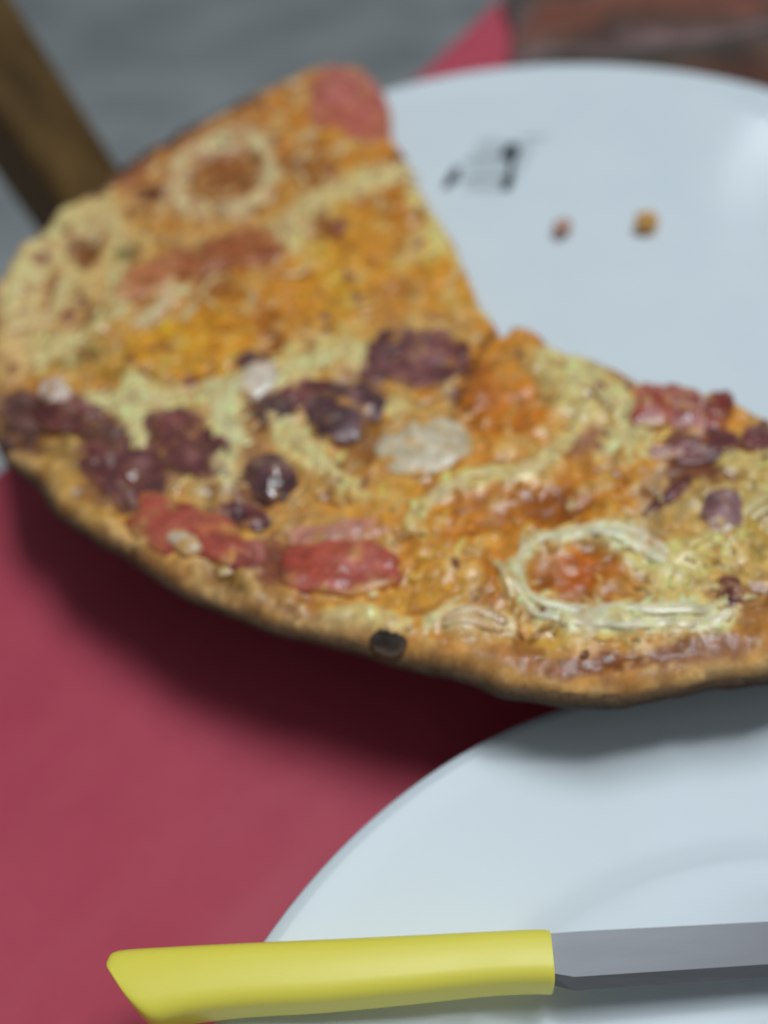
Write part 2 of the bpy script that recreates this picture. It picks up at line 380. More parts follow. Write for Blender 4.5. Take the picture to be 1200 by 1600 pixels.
# ------------------------------------------------------------------ pizza
ZT = 0.0475                                              # level of the pizza's face
PZC = np.array([0.055, 0.285]); PZR = 0.175
outer_px = [(1200, 1040), (1080, 1056), (900, 1066), (790, 1054), (700, 1032), (560, 998), (400, 954), (270, 894), (150, 822), (70, 748), (0, 690)]
outer_px2 = [(8, 420), (50, 360), (100, 320), (160, 272), (225, 230), (300, 188), (380, 150), (460, 115), (530, 96)]
cut_px = [(572, 100), (590, 140), (605, 185), (628, 232), (655, 290), (690, 345), (722, 400), (742, 450), (762, 492), (778, 515), (800, 503), (840, 512), (872, 540), (915, 552), (965, 575), (1000, 592), (1050, 592), (1100, 600), (1145, 615), (1200, 645)]
def w2(px): return unp(np.array(px, float), ZT)[:, :2]
o1, o2, cu = w2(outer_px), w2(outer_px2), w2(cut_px)
ang = lambda p: math.atan2(p[1] - PZC[1], p[0] - PZC[0])
# hidden left part of the rim, out of the frame
aL0, aL1 = ang(o1[-1]) % (2 * math.pi), ang(o2[0]) % (2 * math.pi)
rL0, rL1 = np.linalg.norm(o1[-1] - PZC), np.linalg.norm(o2[0] - PZC)
arcL = [PZC + (rL0 + (rL1 - rL0) * t) * np.array([math.cos(aL0 + (aL1 - aL0) * t), math.sin(aL0 + (aL1 - aL0) * t)]) for t in (0.25, 0.5, 0.75)]
# right part out of the frame: the cut runs on to the rim, then the rim comes back
cd = cu[-1] - cu[-8]; cd /= np.linalg.norm(cd)
t = 0.0
while np.linalg.norm(cu[-1] + cd * t - PZC) < PZR - 0.003: t += 0.001
ext = [cu[-1] + cd * (t * k) for k in (0.33, 0.66, 1.0)]
aR0, aR1 = ang(ext[-1]), ang(o1[0])
if aR1 > aR0: aR1 -= 2 * math.pi
r1 = np.linalg.norm(o1[0] - PZC)
arcR = [PZC + (PZR + (r1 - PZR) * k) * np.array([math.cos(aR0 + (aR1 - aR0) * k), math.sin(aR0 + (aR1 - aR0) * k)]) for k in (0.12, 0.3, 0.5, 0.7, 0.88)]
ctrl = np.array(list(o1) + arcL + list(o2) + list(cu) + ext + arcR)
cut_seg = np.array(list(cu) + ext)                       # the straight cuts have no crust
OUT = catmull(ctrl, 7)
def jig(P):
    n1 = fnoise(P, 55, 3.0, 3); n2 = fnoise(P, 55, 9.0, 3)
    return P + np.stack([n1, n2], 1) * 0.0012 + np.stack([fnoise(P, 24, 13.0, 2), fnoise(P, 24, 19.0, 2)], 1) * 0.0016
OUT = jig(OUT)
NO = len(OUT)
def seg_dist(P, A, B):
    d = np.full(len(P), 9.0)
    for a, b in zip(A, B):
        ab = b - a; L2 = ab @ ab + 1e-12
        t = np.clip(((P - a) @ ab) / L2, 0, 1)
        d = np.minimum(d, np.hypot(*(P - a - t[:, None] * ab).T))
    return d
def inside(P, poly):
    x, y = P[:, 0], P[:, 1]; r = np.zeros(len(P), bool)
    for a, b in zip(poly, np.roll(poly, -1, 0)):
        c = (a[1] > y) != (b[1] > y)
        with np.errstate(divide='ignore', invalid='ignore'):
            r ^= c & (x < (b[0] - a[0]) * (y - a[1]) / (b[1] - a[1] + 1e-15) + a[0])
    return r

# ---- what lies where on the pizza, with one painted glint: (pixel x, y, radius x, radius y, tilt, colour seen, height mm, edge softness)
TAN = (188, 148, 88); CREAM = (208, 190, 140); PALE = (212, 206, 168); ORG = (196, 128, 36); DORG = (168, 98, 24); BRN = (132, 82, 36); DBR = (92, 54, 32); YEL = (208, 146, 42)
BL = [
 # upper edge and left slice
 (330, 225, 150, 38, -28, (168, 114, 62), 0.3, .5), (480, 160, 80, 42, -28, (176, 118, 58), 0.2, .5), (505, 215, 75, 62, -20, ORG, 0.2, .5), (440, 190, 45, 40, 0, (186, 122, 46), 0, .5),
 (340, 272, 120, 78, -20, (172, 116, 60), 0, .4), (352, 270, 62, 42, -20, (136, 84, 38), -.7, .35), (236, 296, 26, 15, -25, DBR, -.4, .4), (200, 270, 40, 20, -30, (160, 100, 62), 0.2, .4), (475, 258, 42, 34, -30, (142, 86, 24), -.5, .4), (435, 300, 30, 22, 0, (180, 130, 60), 0.2, .5),
 (590, 215, 40, 45, 0, (190, 122, 38), 0, .4), (585, 338, 66, 38, -25, (152, 90, 24), -.4, .4), (640, 330, 30, 30, 0, (176, 106, 30), -.2, .4), (525, 410, 105, 70, -50, YEL, 0.2, .5), (600, 410, 50, 60, -55, (200, 132, 40), .2, .5), (500, 350, 25, 40, -60, BRN, -.3, .5),
 (690, 425, 52, 62, -50, (200, 134, 38), .2, .4), (655, 372, 16, 62, 35, (206, 170, 110), .6, .4), (690, 372, 14, 50, 32, (212, 196, 130), .6, .4), (715, 470, 30, 22, 20, (196, 150, 70), .2, .4), (620, 460, 45, 30, -30, (176, 118, 46), 0, .4),
 (60, 440, 95, 95, -40, (202, 176, 128), .5, .5), (140, 400, 80, 60, -30, (200, 172, 120), .4, .5), (130, 345, 60, 22, -40, (206, 184, 132), .8, .4), (45, 400, 40, 25, -50, (214, 200, 146), .9, .4),
 (133, 385, 24, 19, 20, (122, 80, 44), -.9, .35), (132, 480, 16, 24, 10, (102, 64, 44), -1.0, .35), (74, 458, 15, 52, 15, (150, 108, 70), -.6, .4), (95, 505, 20, 20, 0, (176, 140, 96), -.2, .5), (30, 480, 30, 45, 0, (208, 180, 134), .4, .5), (182, 440, 14, 40, 10, CREAM, .5, .4),
 (192, 392, 20, 14, 0, (132, 118, 40), .3, .4), (405, 405, 34, 52, -20, (172, 98, 24), -.2, .4), (345, 480, 50, 30, -20, (150, 92, 26), -.3, .4), (300, 440, 26, 30, 0, (156, 104, 60), 0, .4),
 (285, 535, 95, 50, -15, (204, 142, 32), .2, .45), (360, 520, 60, 40, -30, (196, 132, 40), .2, .5), (440, 470, 60, 50, -40, (192, 128, 44), .2, .5), (420, 510, 24, 36, -20, (150, 92, 30), -.3, .5), (215, 592, 48, 15, 5, (132, 98, 22), -.3, .4), (240, 470, 30, 25, 0, (176, 128, 76), 0, .4),
 (110, 552, 60, 26, 0, (168, 150, 84), .1, .5), (120, 548, 22, 14, 0, (128, 108, 48), -.2, .4), (60, 540, 60, 22, 0, (202, 184, 132), .4, .5), (20, 560, 30, 30, 0, (196, 164, 118), .3, .5),
 (250, 622, 120, 22, -6, CREAM, .7, .4), (370, 602, 70, 26, -30, (208, 196, 140), .7, .4), (500, 562, 100, 28, -18, (204, 186, 124), .7, .4), (180, 640, 70, 20, 10, (190, 160, 116), .4, .4),
 (60, 640, 78, 38, 10, (92, 56, 48), -.5, .4), (140, 672, 90, 36, 10, (108, 70, 46), -.4, .4), (95, 700, 60, 30, 25, (150, 122, 74), .1, .5), (30, 690, 40, 22, 20, (110, 74, 52), -.3, .5), (180, 730, 50, 60, 40, (118, 80, 56), -.4, .5),
 (210, 640, 24, 42, 8, (210, 198, 142), .9, .35), (350, 665, 26, 72, 8, (206, 204, 152), .9, .35), (300, 730, 40, 40, 0, (170, 140, 92), .2, .5), (340, 760, 40, 36, 0, (176, 156, 104), .3, .5), (470, 700, 62, 26, 40, (206, 196, 140), .8, .35), (520, 740, 40, 24, 30, (204, 184, 124), .5, .4),
 (430, 640, 46, 30, -10, (106, 74, 62), -.3, .4), (390, 690, 36, 24, 0, (150, 112, 78), 0, .5), (395, 760, 60, 46, 0, (132, 88, 62), -.2, .5), (480, 770, 40, 30, 0, (176, 142, 90), .2, .5), (560, 590, 40, 30, 0, (150, 112, 78), 0, .5), (618, 640, 26, 20, 0, (198, 184, 130), .7, .4), (570, 700, 40, 30, -30, (150, 108, 66), 0, .5),
 # right part
 (790, 560, 60, 54, -30, (192, 128, 44), .1, .45), (800, 640, 74, 44, -10, (182, 108, 28), .1, .45), (745, 610, 36, 40, 0, (168, 98, 30), -.2, .4), (770, 700, 50, 20, -10, (198, 130, 52), .2, .45), (840, 560, 30, 26, 0, (188, 150, 84), .3, .4), (862, 600, 26, 30, 0, (150, 112, 56), -.2, .4),
 (910, 598, 66, 48, 15, (194, 188, 130), .7, .4), (960, 620, 40, 30, 30, (200, 190, 130), .7, .4), (980, 690, 40, 60, 30, (206, 192, 138), .5, .4), (920, 690, 26, 34, 0, (150, 110, 88), -.2, .4), (900, 730, 40, 22, -20, (196, 150, 90), .2, .4), (955, 712, 12, 34, 35, (216, 204, 160), .8, .4),  # last blob is a pale glint painted into the cheese colour
 (830, 790, 175, 56, -12, (184, 116, 36), .1, .45), (930, 770, 60, 44, 0, (186, 122, 40), .1, .4), (855, 780, 40, 26, -10, (142, 82, 24), -.5, .4), (765, 800, 36, 28, -10, (150, 86, 24), -.4, .4), (895, 785, 22, 30, 0, (140, 80, 26), -.4, .4), (700, 870, 105, 62, -15, (190, 132, 58), .1, .5), (720, 830, 36, 26, 0, (188, 116, 34), 0, .4), (780, 900, 36, 36, 0, (176, 108, 36), -.2, .4), (640, 770, 80, 22, -12, (200, 142, 56), .1, .5), (660, 930, 60, 40, 0, (190, 138, 62), .1, .5),
 (925, 885, 100, 44, -2, (166, 98, 32), -.3, .35), (900, 880, 30, 30, 20, (176, 92, 24), -.2, .4), (1012, 918, 28, 16, -10, (148, 108, 74), 0, .4), (985, 905, 40, 18, 0, (178, 128, 62), 0, .4),
 (1000, 845, 70, 34, 25, (204, 202, 148), .6, .35), (1060, 900, 50, 70, -10, (196, 180, 116), .3, .45), (960, 962, 140, 26, -2, (208, 198, 148), .6, .35), (1090, 965, 60, 28, 10, (208, 206, 154), .6, .35), (740, 968, 50, 20, 5, (204, 176, 136), .5, .4), (860, 985, 100, 14, 0, (190, 148, 72), .2, .4),
 (1040, 800, 60, 40, -30, (168, 142, 92), .1, .5), (1020, 762, 22, 40, 35, (196, 170, 138), .5, .4), (1150, 760, 80, 40, -30, (178, 158, 96), .3, .5), (1190, 690, 40, 40, 0, (186, 172, 112), .4, .5), (1110, 860, 60, 34, -30, (190, 174, 106), .4, .5), (1185, 840, 40, 50, 0, (170, 146, 80), .2, .5), (1060, 745, 60, 16, -30, (120, 78, 52), -.4, .4), (1120, 720, 70, 30, -15, (112, 70, 48), -.4, .5), (1180, 940, 40, 40, 0, (150, 108, 66), 0, .5), (1150, 900, 30, 20, 0, (176, 148, 84), .2, .5),
 (540, 960, 100, 22, 8, (198, 170, 112), .4, .45), (420, 920, 70, 22, 18, (168, 128, 76), .2, .5), (350, 900, 46, 18, 22, (112, 78, 34), -.4, .4), (425, 870, 40, 34, 0, (124, 74, 60), -.2, .4), (470, 945, 40, 12, 12, (136, 98, 60), -.4, .4), (240, 850, 60, 16, 35, (190, 142, 76), .3, .4),
 (960, 1024, 170, 15, -3, (126, 76, 46), -.4, .4), (1120, 1010, 80, 22, -10, (134, 84, 50), -.3, .4), (800, 1020, 60, 14, 6, (170, 120, 74), 0, .4),
 (110, 770, 110, 18, 40, (178, 138, 70), .8, .4),
]
BANDS = [
 ([(268, 292), (288, 250), (340, 226), (392, 218), (420, 250), (412, 292), (376, 318), (330, 330), (290, 318), (268, 292)], 11, (216, 194, 154), 1.1),
 ([(452, 392), (466, 345), (505, 308), (560, 285), (615, 272), (655, 262)], 16, (208, 190, 136), .9),
 ([(640, 292), (680, 350), (718, 408)], 11, (208, 190, 126), .6), ([(745, 455), (762, 495)], 10, (200, 184, 130), .5),
 ([(120, 640), (180, 628), (250, 622), (330, 606), (392, 598), (480, 574), (560, 556)], 17, (210, 194, 142), .9),
 ([(330, 604), (342, 640), (352, 690), (346, 735)], 17, (208, 204, 154), 1.0), ([(205, 600), (214, 640), (208, 682)], 16, (208, 198, 146), .9),
 ([(430, 668), (470, 690), (506, 724), (530, 760)], 17, (208, 198, 144), .9),
 ([(640, 812), (672, 776), (730, 750), (800, 735), (852, 716), (884, 684), (902, 654)], 13, (208, 188, 128), .8),
 ([(806, 900), (812, 868), (846, 838), (900, 826), (960, 828), (1010, 844), (1052, 884)], 13, (212, 202, 158), 1.0),
 ([(806, 900), (826, 932), (880, 952), (950, 964), (1030, 964), (1105, 964), (1142, 940)], 20, (212, 204, 156), 1.0),
 ([(860, 560), (900, 580), (945, 606), (980, 650), (985, 705)], 20, (200, 190, 136), .9), ([(1040, 850), (1110, 850), (1180, 800), (1215, 780)], 15, (198, 184, 120), .7),
 ([(60, 562), (120, 522), (178, 470), (186, 410), (170, 340)], 12, (206, 186, 136), .7), ([(8, 470), (50, 420), (95, 345)], 14, (212, 196, 146), .8), ([(60, 500), (100, 440), (90, 390)], 10, (206, 184, 138), .6),
 ([(1130, 712), (1200, 720)], 15, (190, 174, 112), .7), ([(520, 950), (580, 955), (640, 975)], 14, (204, 182, 126), .5), ([(690, 968), (740, 962), (800, 974)], 14, (208, 184, 140), .7), ([(210, 500), (238, 490), (258, 468), (262, 440)], 11, (212, 192, 156), .9),
]
def blob_field(P):
    """colour (as seen) and height of the cheese at ground points P"""
    px = prj(np.c_[P, np.full(len(P), ZT)])
    wx = fnoise(P, 60, 1.0, 4); wy = fnoise(P, 60, 6.0, 4)
    px = px + np.stack([wx, wy], 1) * 15
    wx = fnoise(P, 210, 2.0, 3); wy = fnoise(P, 210, 7.0, 3)
    px = px + np.stack([wx, wy], 1) * 6
    col = np.tile(np.array(TAN, float), (len(P), 1)); h = np.zeros(len(P))
    og = fnoise(P, 75, 11.0, 4)
    w = np.clip(og * 1.6 + 0.35, 0, 1)[:, None]; col = col * (1 - w) + np.array((190, 128, 52)) * w
    for (x, y, rx, ry, a, c, hh, so) in BL:
        ca, sa_ = math.cos(rad(a)), math.sin(rad(a)); dx, dy = px[:, 0] - x, px[:, 1] - y
        d = np.hypot((dx * ca + dy * sa_) / rx, (-dx * sa_ + dy * ca) / ry)
        w = np.clip((1 + so - d) / (2 * so), 0, 1); w = w * w * (3 - 2 * w) * 0.92
        col = col * (1 - w[:, None]) + np.array(c, float) * w[:, None]; h = h * (1 - w * .6) + hh * w
    
    for pl, hw, c, hh in BANDS:
        cp = catmull(np.array(pl, float), 4, False)
        d = np.full(len(px), 999.0); lo, hi = cp.min(0) - 60, cp.max(0) + 60
        mk = (px[:, 0] > lo[0]) & (px[:, 0] < hi[0]) & (px[:, 1] > lo[1]) & (px[:, 1] < hi[1])
        if not mk.any(): continue
        q = px[mk]; dd = np.full(len(q), 999.0)
        for a_, b_ in zip(cp[:-1], cp[1:]):
            ab = b_ - a_; t = np.clip(((q - a_) @ ab) / (ab @ ab + 1e-9), 0, 1); dd = np.minimum(dd, np.hypot(*(q - a_ - t[:, None] * ab).T))
        d[mk] = dd
        w = np.clip((1.45 - d / hw) / 0.9, 0, 1); w = w * w * (3 - 2 * w) * 0.95
        col = col * (1 - w[:, None]) + np.array(c, float) * w[:, None]; h = h * (1 - w) + hh * w
    n = fnoise(P, 330, 61.0, 3)[:, None]; col = col * (1 + 0.15 * n)
    n = fnoise(P, 130, 64.0, 4); w = np.clip((n - 0.30) * 2.6, 0, 0.5)[:, None]; col = col * (1 - w) + np.array((210, 186, 130)) * w; h = h + w[:, 0] * 0.9
    n = fnoise(P, 120, 69.0, 4); w = np.clip((n - 0.30) * 2.6, 0, 0.5)[:, None]; col = col * (1 - w) + np.array((128, 76, 34)) * w; h = h - w[:, 0] * 0.8
    g = col.mean(1, keepdims=True); col = g + (col - g) * 0.96; col = 132 + (col - 132) * 1.20 + 3; col[:, 1] += 0.075 * np.clip(col[:, 0] - col[:, 2] - 50, 0, 200)
    return np.clip(col, 8, 235), h * 0.0016

STEP = 0.00115
x0, y0 = OUT.min(0) - 0.003; x1, y1 = OUT.max(0) + 0.003
gx, gy = np.arange(x0, x1, STEP), np.arange(y0, y1, STEP)
GX, GY = np.meshgrid(gx, gy); G = np.stack([GX.ravel(), GY.ravel()], 1)
IN = inside(G, OUT)
dist = np.full(len(G), 0.0); dist[IN] = seg_dist(G[IN], OUT, np.roll(OUT, -1, 0))
keep = IN & (dist > STEP * 0.55)
dcut = np.full(len(G), 9.0); dcut[keep] = seg_dist(G[keep], cut_seg[:-1], cut_seg[1:])
# the cut between two slices, running from the tip down to the rim
slit_px = [(772, 512), (748, 545), (722, 600), (700, 660), (668, 760), (645, 870), (622, 985), (612, 1030)]
SL = catmull(w2(slit_px), 6, False)
def height(P, d, dc, ds, hb):
    n1 = fnoise(P, 45, 20.0, 3); n2 = fnoise(P, 150, 21.0, 4); n3_ = fnoise(P, 420, 23.0, 2)
    z = ZT - 0.0012 + hb + n1 * 0.0016 + n2 * 0.0008 + n3_ * 0.00016
    rim = np.clip(1 - np.abs(d - 0.0075) / 0.0075, 0, 1) * np.clip((dc - 0.004) / 0.01, 0, 1)
    z = z + 0.0011 * rim * rim * (3 - 2 * rim) * (1 + 0.7 * n1)
    e = np.clip(d / 0.0026, 0, 1); z = z - 0.0020 * (1 - np.sqrt(np.clip(1 - (1 - e) ** 2, 0, 1)))
    z = z - 0.0026 * np.exp(-(ds / 0.0011) ** 2) * np.clip(1.1 - np.hypot(*(P - SL[0]).T) / 0.075, 0.10, 1)
    return z
def droop(P):
    r = np.hypot(*(P - np.array(PC)).T); k = np.clip(r - PR, 0, 1)
    return 0.35 * k * k
KP = G[keep]
col, hb = blob_field(KP)
dslit = seg_dist(KP, SL[:-1], SL[1:])
zz = height(KP, dist[keep], dcut[keep], dslit, hb) - droop(KP)
sc_ = np.exp(-(dslit / 0.0012) ** 2)[:, None] * np.clip(1.1 - np.hypot(*(KP - SL[0]).T) / 0.06, 0.0, 0.75)[:, None]
col = col * (1 - sc_) + np.array((96, 62, 34)) * sc_
rimw = (np.clip(1 - dist[keep] / 0.0065 + 0.5 * fnoise(KP, 60, 88.0, 3), 0, 1) * np.clip(1.3 - dist[keep] / 0.009, 0, 1) * np.clip((dcut[keep] - 0.005) / 0.01, 0, 1))[:, None]
rn = np.clip(fnoise(KP, 80, 31.0, 4) * 1.4 + 0.5, 0, 1)[:, None]
rimc = np.array((206, 180, 130)) * rn + np.array((146, 108, 66)) * (1 - rn)
col = col * (1 - 0.75 * rimw) + rimc * 0.75 * rimw
kpx = prj(np.c_[KP, np.full(len(KP), ZT)])
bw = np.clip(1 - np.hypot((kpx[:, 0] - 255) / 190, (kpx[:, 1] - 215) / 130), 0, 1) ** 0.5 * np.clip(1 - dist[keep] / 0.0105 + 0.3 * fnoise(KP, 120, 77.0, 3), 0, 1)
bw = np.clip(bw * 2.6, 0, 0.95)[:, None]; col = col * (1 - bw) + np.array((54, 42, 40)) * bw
idx = -np.ones(len(G), int); idx[keep] = np.arange(keep.sum())
nxg = len(gx); I = idx.reshape(len(gy), nxg)
a, b, c, d = I[:-1, :-1], I[:-1, 1:], I[1:, 1:], I[1:, :-1]
ok = (a >= 0) & (b >= 0) & (c >= 0) & (d >= 0)
F = np.stack([a[ok], b[ok], c[ok], d[ok]], 1)
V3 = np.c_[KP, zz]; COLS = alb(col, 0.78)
# stitch the grid border to the outline: border edges (used by one face) are dropped outward to the nearest outline point
from collections import Counter
cnt = Counter(); 
for q in F:
    for k in range(4): cnt[(q[k], q[(k + 1) % 4])] += 1
border = [e for e in cnt if (e[1], e[0]) not in cnt]
bv = sorted({v for e in border for v in e}); bmap = {}
def nearest_out(p):
    A = OUT; B = np.roll(OUT, -1, 0); ab = B - A; t = np.clip(((p - A) * ab).sum(1) / ((ab ** 2).sum(1) + 1e-14), 0, 1)
    Q = A + ab * t[:, None]; k = np.argmin(((Q - p) ** 2).sum(1)); return Q[k]
extra = []; ecol = []
for vtx in bv:
    q = nearest_out(V3[vtx, :2]); bmap[vtx] = len(V3) + len(extra)
    extra.append((q[0], q[1], 0)); ecol.append(col[vtx])
extra = np.array(extra); ecol = np.array(ecol)
bd = seg_dist(extra[:, :2], cut_seg[:-1], cut_seg[1:]); on_cut = np.clip(1 - (bd - 0.002) / 0.006, 0, 1)
extra[:, 2] = ZT - 0.0036 - droop(extra[:, :2])
pizza = empty('pizza', (PZC[0], PZC[1], 0.037), label='large pizza with missing slices, overhanging the white plate', cat='pizza')
PO = np.array([PZC[0], PZC[1], 0.037])
Vall = np.vstack([V3, extra]); Call = np.vstack([COLS, alb(ecol * on_cut[:, None] + np.array((96, 80, 58)) * (1 - on_cut[:, None]), 0.8)])  # outer lip colour carries the same painted shade as the crust wall
F2 = [tuple(q) for q in F] + [(e[1], e[0], bmap[e[0]], bmap[e[1]]) for e in border]
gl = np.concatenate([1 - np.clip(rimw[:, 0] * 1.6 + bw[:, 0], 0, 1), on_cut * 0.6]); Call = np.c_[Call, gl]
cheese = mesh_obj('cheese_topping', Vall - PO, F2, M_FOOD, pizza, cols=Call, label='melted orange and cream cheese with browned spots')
# crust: side wall and underside, with shade below the rim painted into the ring colours
ZB = ZT - 0.0086
bo = OUT; nrm = np.roll(bo, -1, 0) - np.roll(bo, 1, 0); nrm /= np.linalg.norm(nrm, axis=1)[:, None]; nrm = np.stack([nrm[:, 1], -nrm[:, 0]], 1)
area2 = 0.5 * np.sum(bo[:, 0] * np.roll(bo[:, 1], -1) - np.roll(bo[:, 0], -1) * bo[:, 1])
if area2 < 0: nrm = -nrm
bdc = seg_dist(bo, cut_seg[:-1], cut_seg[1:]); isr = np.clip((bdc - 0.003) / 0.008, 0, 1)
wob = fnoise(bo, 70, 41.0, 3)
rings = []; cr = []
dr = droop(bo)
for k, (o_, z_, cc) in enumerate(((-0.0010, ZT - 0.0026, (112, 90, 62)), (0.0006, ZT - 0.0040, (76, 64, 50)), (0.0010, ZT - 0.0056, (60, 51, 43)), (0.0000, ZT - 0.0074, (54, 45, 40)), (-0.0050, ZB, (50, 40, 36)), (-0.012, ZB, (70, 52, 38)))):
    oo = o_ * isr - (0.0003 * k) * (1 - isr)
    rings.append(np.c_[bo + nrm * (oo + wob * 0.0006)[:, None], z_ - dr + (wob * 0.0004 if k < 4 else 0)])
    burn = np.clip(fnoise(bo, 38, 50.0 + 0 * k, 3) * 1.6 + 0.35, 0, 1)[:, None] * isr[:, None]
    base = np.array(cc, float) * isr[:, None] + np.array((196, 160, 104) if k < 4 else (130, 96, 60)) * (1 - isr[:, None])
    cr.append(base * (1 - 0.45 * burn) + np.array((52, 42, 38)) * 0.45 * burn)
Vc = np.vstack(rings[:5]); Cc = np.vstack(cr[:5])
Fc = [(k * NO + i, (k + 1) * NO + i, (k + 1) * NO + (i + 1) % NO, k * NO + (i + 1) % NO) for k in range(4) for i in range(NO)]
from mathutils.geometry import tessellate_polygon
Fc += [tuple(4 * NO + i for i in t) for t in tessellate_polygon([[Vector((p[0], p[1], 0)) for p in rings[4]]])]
mesh_obj('crust', Vc - PO, Fc, M_CRUST, pizza, cols=alb(Cc), label='browned and partly burnt crust edge, its lower side darkened with painted shade')

def surf_z(P):
    """height of the pizza's face near a ground point"""
    P = np.atleast_2d(P); out = []
    for p in P:
        i = int(round((p[0] - gx[0]) / STEP)); j = int(round((p[1] - gy[0]) / STEP))
        i = min(max(i, 0), nxg - 1); j = min(max(j, 0), len(gy) - 1); k = I[j, i]
        out.append(V3[k, 2] if k >= 0 else ZT - 0.0030 - float(droop(np.array([p]))[0]))
    return np.array(out)
def near_col(p):
    i = min(max(int(round((p[0] - gx[0]) / STEP)), 0), nxg - 1); j = min(max(int(round((p[1] - gy[0]) / STEP)), 0), len(gy) - 1); k = I[j, i]
    return col[k] if k >= 0 else np.array((176, 140, 90), float)
def smooth_z(p, r):
    q = np.array([[p[0] + r * math.cos(t), p[1] + r * math.sin(t)] for t in np.arange(6) * math.pi / 3] + [list(p)])
    return float(np.mean(surf_z(q)))

# ---- toppings: every one a part of the pizza
def chunk(name, x, y, rx, ry, a, cols, thick=3.0, seed=0, rough=0.22, square=2.4, tilt=0.0, label=None, n=44, m=10, dome=0.5):
    """irregular piece, pixel centre and pixel half sizes; cols = list of (colour, weight noise offset)"""
    ca, sa_ = math.cos(rad(a)), math.sin(rad(a))
    ang_ = np.arange(n) * 2 * math.pi / n
    rr = []
    for t in ang_:
        c_, s_ = abs(math.cos(t)), abs(math.sin(t))
        r = (c_ ** square + s_ ** square) ** (-1 / square)
        r *= 1 + 1.35 * rough * mnoise.fractal(Vector((math.cos(t) * 1.1 + seed, math.sin(t) * 1.1, seed * 2.3)), 1, 2, 3)
        rr.append(r)
    rr = np.array(rr)
    V = []; C = []
    cpx = np.array([x, y], float)
    def P2(k, t, r):
        lx, ly = rx * r * rr[k] * math.cos(t), ry * r * rr[k] * math.sin(t)
        return cpx + np.array([lx * ca - ly * sa_, lx * sa_ + ly * ca])
    prof_ = [(1.0, -0.8), (1.02, 0.05), (1.0, dome * 0.8)] + [(1 - (j / (m - 1)) * 0.94 - 0.06 * 0, dome + (1 - dome) * math.sin(j / (m - 1) * math.pi / 2)) for j in range(1, m)]
    zc = unp(cpx[None], ZT)[0]
    th = thick * (0.0005 if name == 'ham_piece' else 0.00062)
    for (r, hz) in prof_:
        pp = np.array([P2(k, t, r) for k, t in enumerate(ang_)]); w = unp(pp, ZT)[:, :2]
        sz = surf_z(w); zm = float(np.mean(sz))
        for k in range(n):
            base = 0.35 * sz[k] + 0.65 * zm if hz > 0 else sz[k]
            nz = mnoise.fractal(Vector((w[k][0] * 260, w[k][1] * 260, seed)), 1, 2, 3) * 0.0006 * min(1, max(hz, 0) * 2)
            z = base + hz * th + nz + tilt * (pp[k][0] - x) / max(rx, 1) * th
            V.append((w[k][0], w[k][1], z))
            tnn = mnoise.fractal(Vector((w[k][0] * 120 + seed * 3, w[k][1] * 120, seed)), 1, 2, 4) * 0.9 + 0.45
            tnn = min(max(tnn, 0), 1) * (len(cols) - 1); i0 = min(int(tnn), len(cols) - 2) if len(cols) > 1 else 0
            if len(cols) > 1:
                u = tnn - i0; cc = np.array(cols[i0], float) * (1 - u) + np.array(cols[i0 + 1], float) * u
            else: cc = np.array(cols[0], float)
            ch = near_col(w[k])
            cf = mnoise.fractal(Vector((w[k][0] * 170 - seed, w[k][1] * 170, seed + 7)), 1, 2, 4)
            mixw = min(max((cf + (0.35 if r > 0.97 else 0.1 if r > 0.8 else -0.12)) * 1.7, 0), 0.8)
            if name == 'burnt_bubble': mixw *= 0.3
            cc = cc * (1 - mixw) + ch * mixw
            C.append(cc)
    nr = len(prof_)
    F = [(i * n + k, i * n + (k + 1) % n, (i + 1) * n + (k + 1) % n, (i + 1) * n + k) for i in range(nr - 1) for k in range(n)]
    F.append(tuple((nr - 1) * n + k for k in range(n)))
    V = [Vector(v) - Vector(PO) for v in V]
    F = [q[::-1] for q in F]
    bm = bmesh.new(); bvs = [bm.verts.new(v) for v in V]
    for q in F: bm.faces.new([bvs[i] for i in q])
    bmesh.ops.recalc_face_normals(bm, faces=bm.faces)
    me = bpy.data.meshes.new(name); bm.to_mesh(me); bm.free()
    me.materials.append(M_WET); me.polygons.foreach_set('use_smooth', [True] * len(me.polygons))
    at = me.color_attributes.new('Col', 'FLOAT_COLOR', 'POINT'); c4 = np.ones((len(V), 4), np.float32); Ca = np.array(C); Ca = Ca.mean(1, keepdims=True) + (Ca - Ca.mean(1, keepdims=True)) * 0.88; c4[:, :3] = alb(Ca, 0.77); at.data.foreach_set('color', c4.ravel())
    return link(bpy.data.objects.new(name, me), pizza, label=label)
def strip(name, px, w, h, cols, seed=0, label=None, closed=False, sink=0.35, mat=None):
    wm = float(np.mean(w))
    if wm < 1.15: return strand(name, px, w, h, cols, seed, label, closed, sink, mat)
    c = np.array(px, float); t = (np.roll(c, -1, 0) - np.roll(c, 1, 0)) if closed else np.gradient(c, axis=0)
    nn = np.stack([t[:, 1], -t[:, 0]], 1); nn /= np.linalg.norm(nn, axis=1)[:, None]
    ww = np.interp(np.linspace(0, 1, len(c)), np.linspace(0, 1, len(w)), w) if hasattr(w, '__len__') else np.full(len(c), w)
    nk = 2
    for k in range(nk):
        o_ = (k / (nk - 1) * 2 - 1)
        jit = rng.uniform(-2.5, 2.5, c.shape)
        strand(name, c + nn * (o_ * ww * 3.6)[:, None] + jit, np.clip(ww * 0.5, .5, 1.2) * rng.uniform(.8, 1.2), h * .6, [np.array(q) * rng.uniform(.94, 1.04) for q in cols], seed + 31 * k, label, closed, sink, mat)
